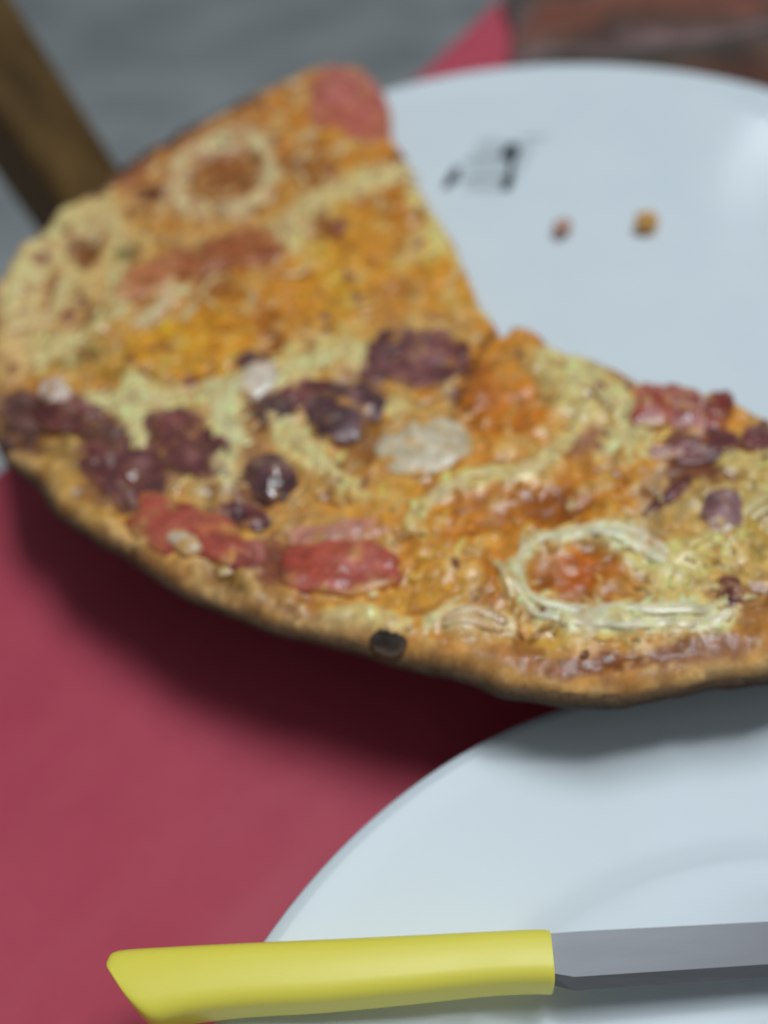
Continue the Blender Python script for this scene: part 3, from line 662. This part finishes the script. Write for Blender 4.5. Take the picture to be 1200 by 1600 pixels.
def strand(name, px, w, h, cols, seed=0, label=None, closed=False, sink=0.35, mat=None):
    """onion ring or strand: flattened tube along pixels; w half width in mm (number or list), h half height in mm"""
    c = catmull(np.array(px, float), 7, closed)
    if closed: c = np.vstack([c, c[:1]])
    P = unp(c, ZT)[:, :2]; P = P + np.stack([fnoise(P, 130, seed + 1.0, 2), fnoise(P, 130, seed + 5.0, 2)], 1) * 0.0006
    if closed: P[-1] = P[0]
    N = len(P)
    z = np.array([smooth_z(p, 0.002) for p in P]); z = np.convolve(np.pad(z, 2, mode='edge'), np.ones(5) / 5, 'valid')
    ws = np.interp(np.linspace(0, 1, N), np.linspace(0, 1, len(w)), w) if hasattr(w, '__len__') else np.full(N, w)
    ws = ws * (1 + 0.4 * fnoise(P, 140, seed + 8.0, 3)) * 0.0014
    if not closed:
        tt = np.linspace(0, 1, N); ws = ws * np.clip(np.minimum(tt, 1 - tt) * 9 + 0.25, 0, 1)
    hs = np.minimum(np.full(N, h * 0.00085), ws * 0.7)
    dip = fnoise(P, 90, seed + 4.0, 3)
    pts = [(P[i][0], P[i][1], z[i] + hs[i] * sink + min(dip[i], 0.3) * 0.0013 - 0.0003) for i in range(N)]
    V, F = sweep(pts, list(ws), list(hs), 14)
    C = []
    for v in V:
        t = min(max(mnoise.fractal(Vector((v[0] * 150 + seed, v[1] * 150, seed)), 1, 2, 3) * 0.8 + 0.5, 0), 1)
        cc = np.array(cols[0], float) * (1 - t) + np.array(cols[-1], float) * t
        mw = min(max((mnoise.fractal(Vector((v[0] * 190, v[1] * 190, seed + 3)), 1, 2, 4) + 0.02) * 1.5, 0), 0.75)
        C.append(cc * (1 - mw) + near_col(v) * mw)
    return mesh_obj(name, [Vector(v) - Vector(PO) for v in V], F, mat or M_WET, pizza, cols=alb(np.array(C), 0.78), label=label)

RED = [(150, 60, 44), (182, 84, 66), (206, 128, 112)]; REDO = [(150, 66, 40), (184, 92, 52), (196, 128, 84)]
HAM = [(96, 50, 52), (126, 76, 80), (160, 108, 112)]; DKH = [(84, 36, 38), (112, 54, 52), (138, 80, 76)]; OLV = [(66, 38, 44), (94, 60, 66), (126, 92, 98)]
ONI = [(216, 206, 170), (232, 227, 204)]; ONT = [(196, 168, 122), (212, 190, 150)]
PNK = [(176, 92, 88), (198, 112, 110), (206, 140, 134)]
# tomato and pink ham
chunk('ham_piece', 545, 160, 64, 54, 20, [(178, 82, 66), (196, 96, 88), (206, 124, 120)], 5.0, 1, .18)
chunk('tomato_piece', 345, 398, 84, 30, -14, [(150, 76, 30), (172, 92, 38), (192, 124, 90)], 4.0, 2, .35)
chunk('tomato_piece', 235, 432, 66, 26, -32, [(176, 102, 50), (192, 118, 70), (200, 146, 100)], 3.6, 3, .35)
chunk('tomato_piece', 292, 826, 98, 44, 22, RED[:2] + [(176, 88, 66)], 3.6, 4, .25)
chunk('tomato_piece', 375, 862, 38, 26, 10, [(140, 62, 50), (160, 80, 66), (178, 108, 98)], 2.6, 5, .25)
chunk('tomato_piece', 525, 878, 92, 46, -4, [(156, 62, 46), (184, 80, 62), (200, 110, 90)], 3.6, 6, .22)
chunk('ham_piece', 530, 828, 84, 18, -4, [(186, 116, 100), (204, 140, 120), (208, 156, 130)], 2.4, 7, .3)
chunk('tomato_piece', 1022, 632, 36, 34, 10, [(138, 48, 36), (170, 74, 54), (190, 110, 96)], 3.4, 8, .25)
chunk('ham_piece', 1075, 640, 46, 36, 20, [(150, 66, 60), (172, 100, 98), (184, 130, 128)], 3.4, 9, .25)
chunk('tomato_piece', 1118, 640, 26, 34, 15, [(124, 46, 38), (150, 66, 56)], 3.6, 10, .25)
chunk('ham_piece', 1100, 690, 62, 30, -12, DKH, 3.0, 11, .25)
strip('onion_strip', [(1010, 700), (1050, 700), (1080, 682), (1098, 650), (1102, 618)], [1.6, 2.2, 1.8, 1.2], 1.2, [(186, 150, 150), (206, 180, 176)], 12, sink=1.8)
chunk('ham_piece', 1050, 768, 46, 12, -42, DKH, 2.0, 13, .3)
chunk('olive_slice', 1130, 800, 34, 36, 10, [(104, 70, 76), (136, 102, 108), (158, 126, 132)], 2.6, 14, .12, 2.0)
chunk('ham_piece', 1146, 928, 18, 30, -25, [(96, 46, 44), (126, 70, 64)], 2.0, 15, .25)
chunk('ham_piece', 1188, 680, 26, 22, -40, DKH, 2.2, 16, .25)
# dark olives and purple ham across the middle
chunk('ham_piece', 668, 568, 62, 44, 25, HAM, 3.2, 17, .22)
chunk('ham_piece', 608, 548, 50, 34, -35, [(84, 38, 40), (104, 58, 58), (132, 88, 92)], 3.2, 18, .25)
chunk('olive_slice', 525, 645, 50, 46, 20, OLV, 4.2, 19, .15, 2.0)
chunk('olive_slice', 572, 628, 34, 30, 0, OLV, 3.2, 20, .18, 2.0)
chunk('olive_slice', 420, 742, 42, 36, 5, OLV, 3.8, 21, .15, 2.0)
chunk('olive_slice', 432, 640, 40, 24, -15, [(86, 54, 54), (112, 80, 74)], 2.0, 22, .25, 2.0)
chunk('olive_slice', 392, 556, 26, 13, -10, [(80, 40, 42), (104, 62, 60)], 2.2, 23, .2, 2.0)
chunk('ham_piece', 282, 672, 48, 40, -15, DKH, 3.0, 24, .28)
chunk('ham_piece', 215, 735, 62, 50, 40, [(80, 36, 40), (108, 54, 54), (138, 92, 94)], 2.8, 25, .28)
chunk('ham_piece', 60, 634, 60, 30, 8, [(78, 44, 42), (100, 64, 58), (124, 88, 80)], 2.2, 26, .3)
chunk('ham_piece', 165, 668, 40, 22, 12, [(90, 54, 46), (114, 76, 60)], 1.6, 27, .3)
chunk('ham_piece', 22, 668, 30, 24, 20, [(80, 46, 42), (104, 68, 58)], 1.6, 28, .3)
for k_, (x_, y_, a_, b_, t_) in enumerate(((300, 700, 60, 42, 25), (120, 640, 74, 28, 6), (470, 615, 52, 22, -22), (700, 548, 40, 30, 30), (375, 800, 46, 18, 10), (160, 722, 56, 28, 38))):
    chunk('ham_piece', x_, y_, a_, b_, t_, [(88, 40, 42), (118, 62, 62), (160, 110, 108)], 3.2, 80 + k_, .22)
# onion and pale pieces
chunk('cheese_slice', 665, 692, 76, 42, -8, [(196, 190, 160), (208, 204, 178)], 2.4, 30, .12, 2.0, label='pale round melted cheese slice', dome=.4)
chunk('onion_piece', 82, 604, 26, 20, 10, [(196, 184, 176), (214, 206, 198)], 2.2, 31, .2, 2.0)
chunk('onion_piece', 402, 592, 34, 24, -30, [(208, 200, 180), (222, 216, 204)], 2.6, 32, .2, 2.0)
chunk('onion_piece', 290, 850, 28, 20, 30, [(204, 190, 168), (214, 206, 190)], 4.6, 33, .2, 2.0)
strip('onion_ring', [(268, 292), (288, 250), (340, 226), (392, 218), (420, 250), (412, 292), (376, 318), (330, 330), (290, 318)], 2.9, 1.2, [(192, 158, 116), (210, 182, 142)], 34, closed=True)
strip('onion_strip', [(452, 392), (466, 345), (505, 308), (560, 285), (615, 272), (655, 268)], [1.4, 1.8, 2.2, 2.4, 2.2], 1.2, [(202, 180, 122), (216, 200, 150)], 35)
strip('onion_strip', [(214, 494), (238, 488), (256, 470), (264, 446)], [1.8, 2.4, 1.6, 1.0], 1.4, [(206, 180, 142), (222, 206, 178)], 36)
strip('onion_strip', [(640, 812), (672, 776), (730, 750), (800, 735), (852, 716), (884, 684), (902, 654)], [0.9, 1.2, 1.2, 1.5, 2.2, 1.8, 1.2], 1.1, [(204, 178, 118), (214, 202, 150)], 37)
strip('onion_ring', [(812, 900), (816, 868), (846, 838), (900, 826), (960, 828), (1010, 844), (1048, 872)], [1.1, 1.0, 1.2, 1.6, 2.2, 2.8, 2.2], 1.3, ONI, 38)
strip('onion_ring', [(808, 896), (826, 932), (880, 952), (950, 962), (1030, 960), (1105, 962), (1140, 944)], [1.2, 1.6, 2.0, 2.4, 2.4, 2.4, 1.6], 1.3, ONI, 39)
strip('onion_strip', [(330, 604), (342, 640), (352, 690), (346, 726)], [1.6, 2.0, 2.2, 1.6], 1.2, [(196, 190, 136), (214, 212, 164)], 40)
strip('onion_strip', [(440, 672), (470, 690), (506, 724), (530, 752)], [1.6, 2.2, 1.8, 1.2], 1.2, [(200, 186, 126), (214, 206, 152)], 41)
strip('onion_strip', [(180, 630), (250, 622), (330, 604), (392, 600)], [1.4, 1.8, 1.6, 1.2], 1.0, [(204, 178, 126), (216, 202, 152)], 42)
strip('onion_strip', [(205, 600), (212, 640), (208, 676)], [1.6, 2.2, 1.4], 1.1, [(204, 192, 136), (214, 206, 156)], 43)
strip('onion_strip', [(168, 700), (182, 740), (205, 775), (212, 792)], [0.8, 1.2, 1.0, 0.7], 0.8, [(120, 92, 92), (150, 124, 124)], 44, sink=2.4)
strip('onion_strip', [(880, 590), (930, 600), (975, 640), (985, 690)], [1.4, 2.0, 1.8, 1.2], 1.0, [(190, 180, 122), (206, 198, 142)], 45)
strip('onion_strip', [(1075, 860), (1120, 836), (1170, 800), (1215, 780)], [1.2, 1.8, 1.6, 1.4], 1.0, [(190, 176, 112), (206, 196, 138)], 46)
strip('onion_strip', [(690, 968), (740, 960), (790, 972)], [1.2, 1.8, 1.2], 1.0, [(204, 174, 132), (214, 192, 150)], 47)
bub = chunk('burnt_bubble', 608, 992, 28, 22, -10, [(46, 40, 38), (66, 56, 52), (92, 82, 76)], 1.6, 50, .3, 2.0, label='charred black bubble on the rim'); bub.data.materials[0] = M_CRUST
chunk('green_pepper_bit', 192, 392, 16, 10, -20, [(124, 116, 38), (146, 136, 60)], 1.2, 51, .25)
# thin strands of melted cheese
for k in range(46):
    while True:
        p = KP[rng.integers(len(KP))]; q = prj(np.array([[p[0], p[1], ZT]]))[0]
        if -40 < q[0] < 1240 and q[1] < 1000: break
    L_ = rng.uniform(25, 75); an = rad(rng.uniform(-120, 20)); bend = rng.uniform(-.7, .7); pp = [q]
    for t_ in range(3):
        an += bend; pp = pp + [pp[-1] + np.array([math.cos(an), math.sin(an)]) * L_ / 3]
    w_ = unp(np.array(pp), ZT)[:, :2]
    if not inside(w_, OUT).all(): continue
    strip('cheese_strand', pp, [rng.uniform(.4, .7), rng.uniform(.6, 1.2), rng.uniform(.4, .7)], 0.7, [(200, 178, 124), (214, 200, 152)], 200 + k)
# grated cheese melted into the face: thousands of short shreds, joined into one part
SV = []; SF = []; SC = []
NS = 4200
pick = rng.integers(0, len(KP), NS)
dk = dist[keep]
PXK = prj(np.c_[KP[pick], np.full(NS, ZT)])
for k in range(NS):
    i = pick[k]; p = KP[i]
    if dk[i] < 0.009 + 0.006 * rng.random() or not (-80 < PXK[k, 0] < 1280): continue
    L_ = rng.uniform(0.0025, 0.008); an = rad(rng.normal(62, 34)); wd = rng.uniform(0.0005, 0.0012)
    c0 = near_col(p); u = rng.random(); br = c0.mean()
    if u < 0.50: cc = c0 * rng.uniform(0.97, 1.13) + np.array((4, 3, 0))
    elif u < 0.74: cc = c0 * 0.66 + np.array((216, 192, 148)) * 0.34
    elif u < 0.86: cc = c0 * rng.uniform(0.86, 0.96)
    else: cc = c0 * 0.6 + np.array((206, 150, 56)) * 0.4
    if br < 110: continue
    ns_ = 4; bend = rng.normal(0, 0.35); pts = []; q = p.copy()
    for j in range(ns_):
        pts.append(q.copy()); q = q + np.array([math.cos(an), math.sin(an)]) * L_ / (ns_ - 1); an += bend
    zs = surf_z(np.array(pts)); zs = 0.5 * zs + 0.5 * zs.mean()
    if min(zs) < ZT - 0.0035: continue
    lift = rng.uniform(-0.00035, 0.0003)
    b0 = len(SV)
    for j in range(ns_):
        t_ = pts[min(j + 1, ns_ - 1)] - pts[max(j - 1, 0)]; t_ /= np.linalg.norm(t_); nx_ = np.array([-t_[1], t_[0]])
        e_ = 0.45 if j in (0, ns_ - 1) else 1.0
        for (o_, h_) in ((-1, -0.3), (-0.55, 0.8), (0.55, 0.8), (1, -0.3)):
            pp = pts[j] + nx_ * (o_ * wd * e_); SV.append((pp[0] - PO[0], pp[1] - PO[1], zs[j] + lift + h_ * wd * 0.42 * e_ - PO[2])); SC.append(cc)
        if j:
            a_ = b0 + (j - 1) * 4
            for m_ in range(3): SF.append((a_ + m_, a_ + 4 + m_, a_ + 5 + m_, a_ + 1 + m_))
    SF.append((b0 + 3, b0 + 2, b0 + 1, b0)[::-1]); e0 = b0 + (ns_ - 1) * 4; SF.append((e0 + 3, e0 + 2, e0 + 1, e0))
gc = mesh_obj('grated_cheese', SV, SF, M_FOOD, pizza, cols=alb(np.clip(np.array(SC), 6, 232), 0.77), label='short shreds of half melted grated cheese', kind='stuff')
for o_ in pizza.children:
    if o_.name.split('.')[0] in ('ham_piece', 'olive_slice', 'onion_piece') and o_.type == 'MESH':
        cx_ = prj(np.array([np.mean([v.co[:] for v in o_.data.vertices], 0) + PO]))[0]
        if 180 < cx_[0] < 460 and 520 < cx_[1] < 800: o_.data.materials[0] = M_OIL
# small bits: flecks of meat, pepper and browned cheese scattered over the face
for k in range(120):
    while True:
        p = KP[rng.integers(len(KP))]
        q = prj(np.array([[p[0], p[1], ZT]]))[0]
        if -60 < q[0] < 1260: break
    kind = rng.random(); s = rng.uniform(4, 11)
    if kind < 0.40: chunk('browned_bit', q[0], q[1], s * 1.2, s * .8, rng.uniform(-60, 60), [(120, 72, 34), (158, 104, 52)], 0.9, 60 + k, .35, n=10, m=4)
    elif kind < 0.70: chunk('cheese_bit', q[0], q[1], s * 1.8, s * .8, rng.uniform(-80, -20), [(204, 176, 116), (214, 198, 148)], 1.0, 60 + k, .35, n=10, m=4)
    elif kind < 0.88: chunk('meat_bit', q[0], q[1], s * 1.3, s, rng.uniform(-60, 60), [(120, 64, 56), (160, 98, 84)], 1.3, 60 + k, .3, n=10, m=4)
    else: chunk('herb_fleck', q[0], q[1], s * .9, s * .45, rng.uniform(-90, 90), [(84, 78, 30), (116, 106, 44)], 0.7, 60 + k, .35, n=8, m=3)

# ------------------------------------------------------------------ crumbs on the plate
def crumb(px, r, c1, c2, seed, label):
    me = bpy.data.meshes.new('crumb'); bm = bmesh.new(); bmesh.ops.create_icosphere(bm, subdivisions=3, radius=1.0)
    for v in bm.verts:
        n = mnoise.fractal(v.co * 1.6 + Vector((seed, 0, 0)), 1, 2, 4); v.co = Vector((v.co.x * r[0], v.co.y * r[1], v.co.z * r[2])) * (1 + 0.26 * n)
    lo = min(v.co.z for v in bm.verts)
    for v in bm.verts: v.co.z -= lo
    bm.to_mesh(me); bm.free()
    me.polygons.foreach_set('use_smooth', [True] * len(me.polygons))
    me.materials.append(noise_mat('crumb_' + str(seed), tuple(alb(c1)), tuple(alb(c2)), 500, (0.6, 0.85), 0.6, 900))
    o = link(bpy.data.objects.new('crumb', me), None, label=label, cat='crumb')
    p = unp(np.array([px], float), PZ)[0]; o.location = (p[0], p[1], PZ); o.rotation_euler[2] = seed
crumb((1008, 360), (0.0048, 0.0040, 0.0036), (176, 128, 66), (204, 162, 100), 1.3, 'golden tan bread crumb, the larger one on the pizza plate')
crumb((878, 366), (0.0042, 0.0032, 0.0026), (150, 118, 104), (186, 156, 144), 4.1, 'small pale brown crumb between the printed mark and the tan crumb')

# ------------------------------------------------------------------ knife resting across the dinner plate
KZ = 0.0315
knife_o = unp(np.array([[430, 1520]], float), KZ)[0]; knife_o[2] = 0.0205
knife = empty('steak_knife', tuple(knife_o), label='table knife with yellow plastic handle resting on the dinner plate rim', cat='knife')
TILT = 0.050
def kz(x): return -TILT * (x - knife_o[0])
tp = np.array([(166, 1512), (168, 1497), (184, 1483), (260, 1476), (360, 1469), (500, 1460), (640, 1451), (760, 1443), (840, 1438), (858, 1439), (861, 1442)], float)
bt = np.array([(196, 1556), (214, 1580), (240, 1594), (286, 1584), (372, 1572), (500, 1562), (640, 1546), (760, 1531), (838, 1526), (866, 1526), (869, 1522)], float)
tp, bt = catmull(tp, 4, False), catmull(bt, 4, False); ns = len(tp); NC = 28
T2, B2 = unp(tp, KZ)[:, :2], unp(bt, KZ)[:, :2]
us = np.linspace(0, 1, ns); V = []
end = np.minimum(us, 1 - us)
for i in range(ns):
    mid, hv = (T2[i] + B2[i]) / 2, (T2[i] - B2[i]) / 2
    sq = np.clip(end[i] / 0.05, 0, 1); sq = 0.72 + 0.28 * math.sqrt(1 - (1 - sq) ** 2)
    for k in range(NC):
        a_ = 2 * math.pi * k / NC; c_, s_ = math.cos(a_), math.sin(a_); ex = 2 / 3.6
        lx = math.copysign(abs(c_) ** ex, c_); lz = math.copysign(abs(s_) ** ex, s_)
        p = mid + hv * lx; V.append((p[0], p[1], 0.0265 + 0.0058 * lz * sq + kz(p[0])))
F = [(i * NC + k, (i + 1) * NC + k, (i + 1) * NC + (k + 1) % NC, i * NC + (k + 1) % NC) for i in range(ns - 1) for k in range(NC)]
F += [tuple(range(NC)), tuple((ns - 1) * NC + k for k in range(NC))[::-1]]
def fix(o):
    bm = bmesh.new(); bm.from_mesh(o.data); bmesh.ops.recalc_face_normals(bm, faces=bm.faces); bm.to_mesh(o.data); bm.free(); return o
handle = fix(part('handle', V, F, M_YEL, knife))
# blade: spine away from the camera, ground edge towards it
BZ = 0.0275
top = unp(np.array([(850, 1449), (900, 1444), (1200, 1423)], float), BZ)[:, :2]
bot = unp(np.array([(856, 1524), (900, 1534), (1200, 1508)], float), BZ)[:, :2]
dx = (top[2] - top[1]); dx /= np.linalg.norm(dx)
spine = [top[0], top[1], top[2], top[2] + dx * 0.040, top[2] + dx * 0.056 + np.array([0, -0.004])]
edge = [bot[0], bot[1], bot[2], bot[2] + dx * 0.034 + np.array([0, 0.0]), top[2] + dx * 0.058 + np.array([0, -0.0055])]
V = []
for s, e in zip(spine, edge):
    zt_, zb_ = 0.0266 + kz(s[0]), 0.0252 + kz(s[0])
    b1 = s + (e - s) * 0.80
    V += [(s[0], s[1], zb_), (s[0], s[1], zt_), (b1[0], b1[1], zt_ - 0.0001), (e[0], e[1], zb_ + 0.0002), (b1[0], b1[1], zb_ + 0.0001)]
F = []
for i in range(4):
    for k in range(5): F.append((i * 5 + k, i * 5 + (k + 1) % 5, (i + 1) * 5 + (k + 1) % 5, (i + 1) * 5 + k))
F += [(0, 1, 2, 3, 4), (20, 21, 22, 23, 24)]
blade = fix(part('blade', V, F, M_STEEL, knife, smooth=False))
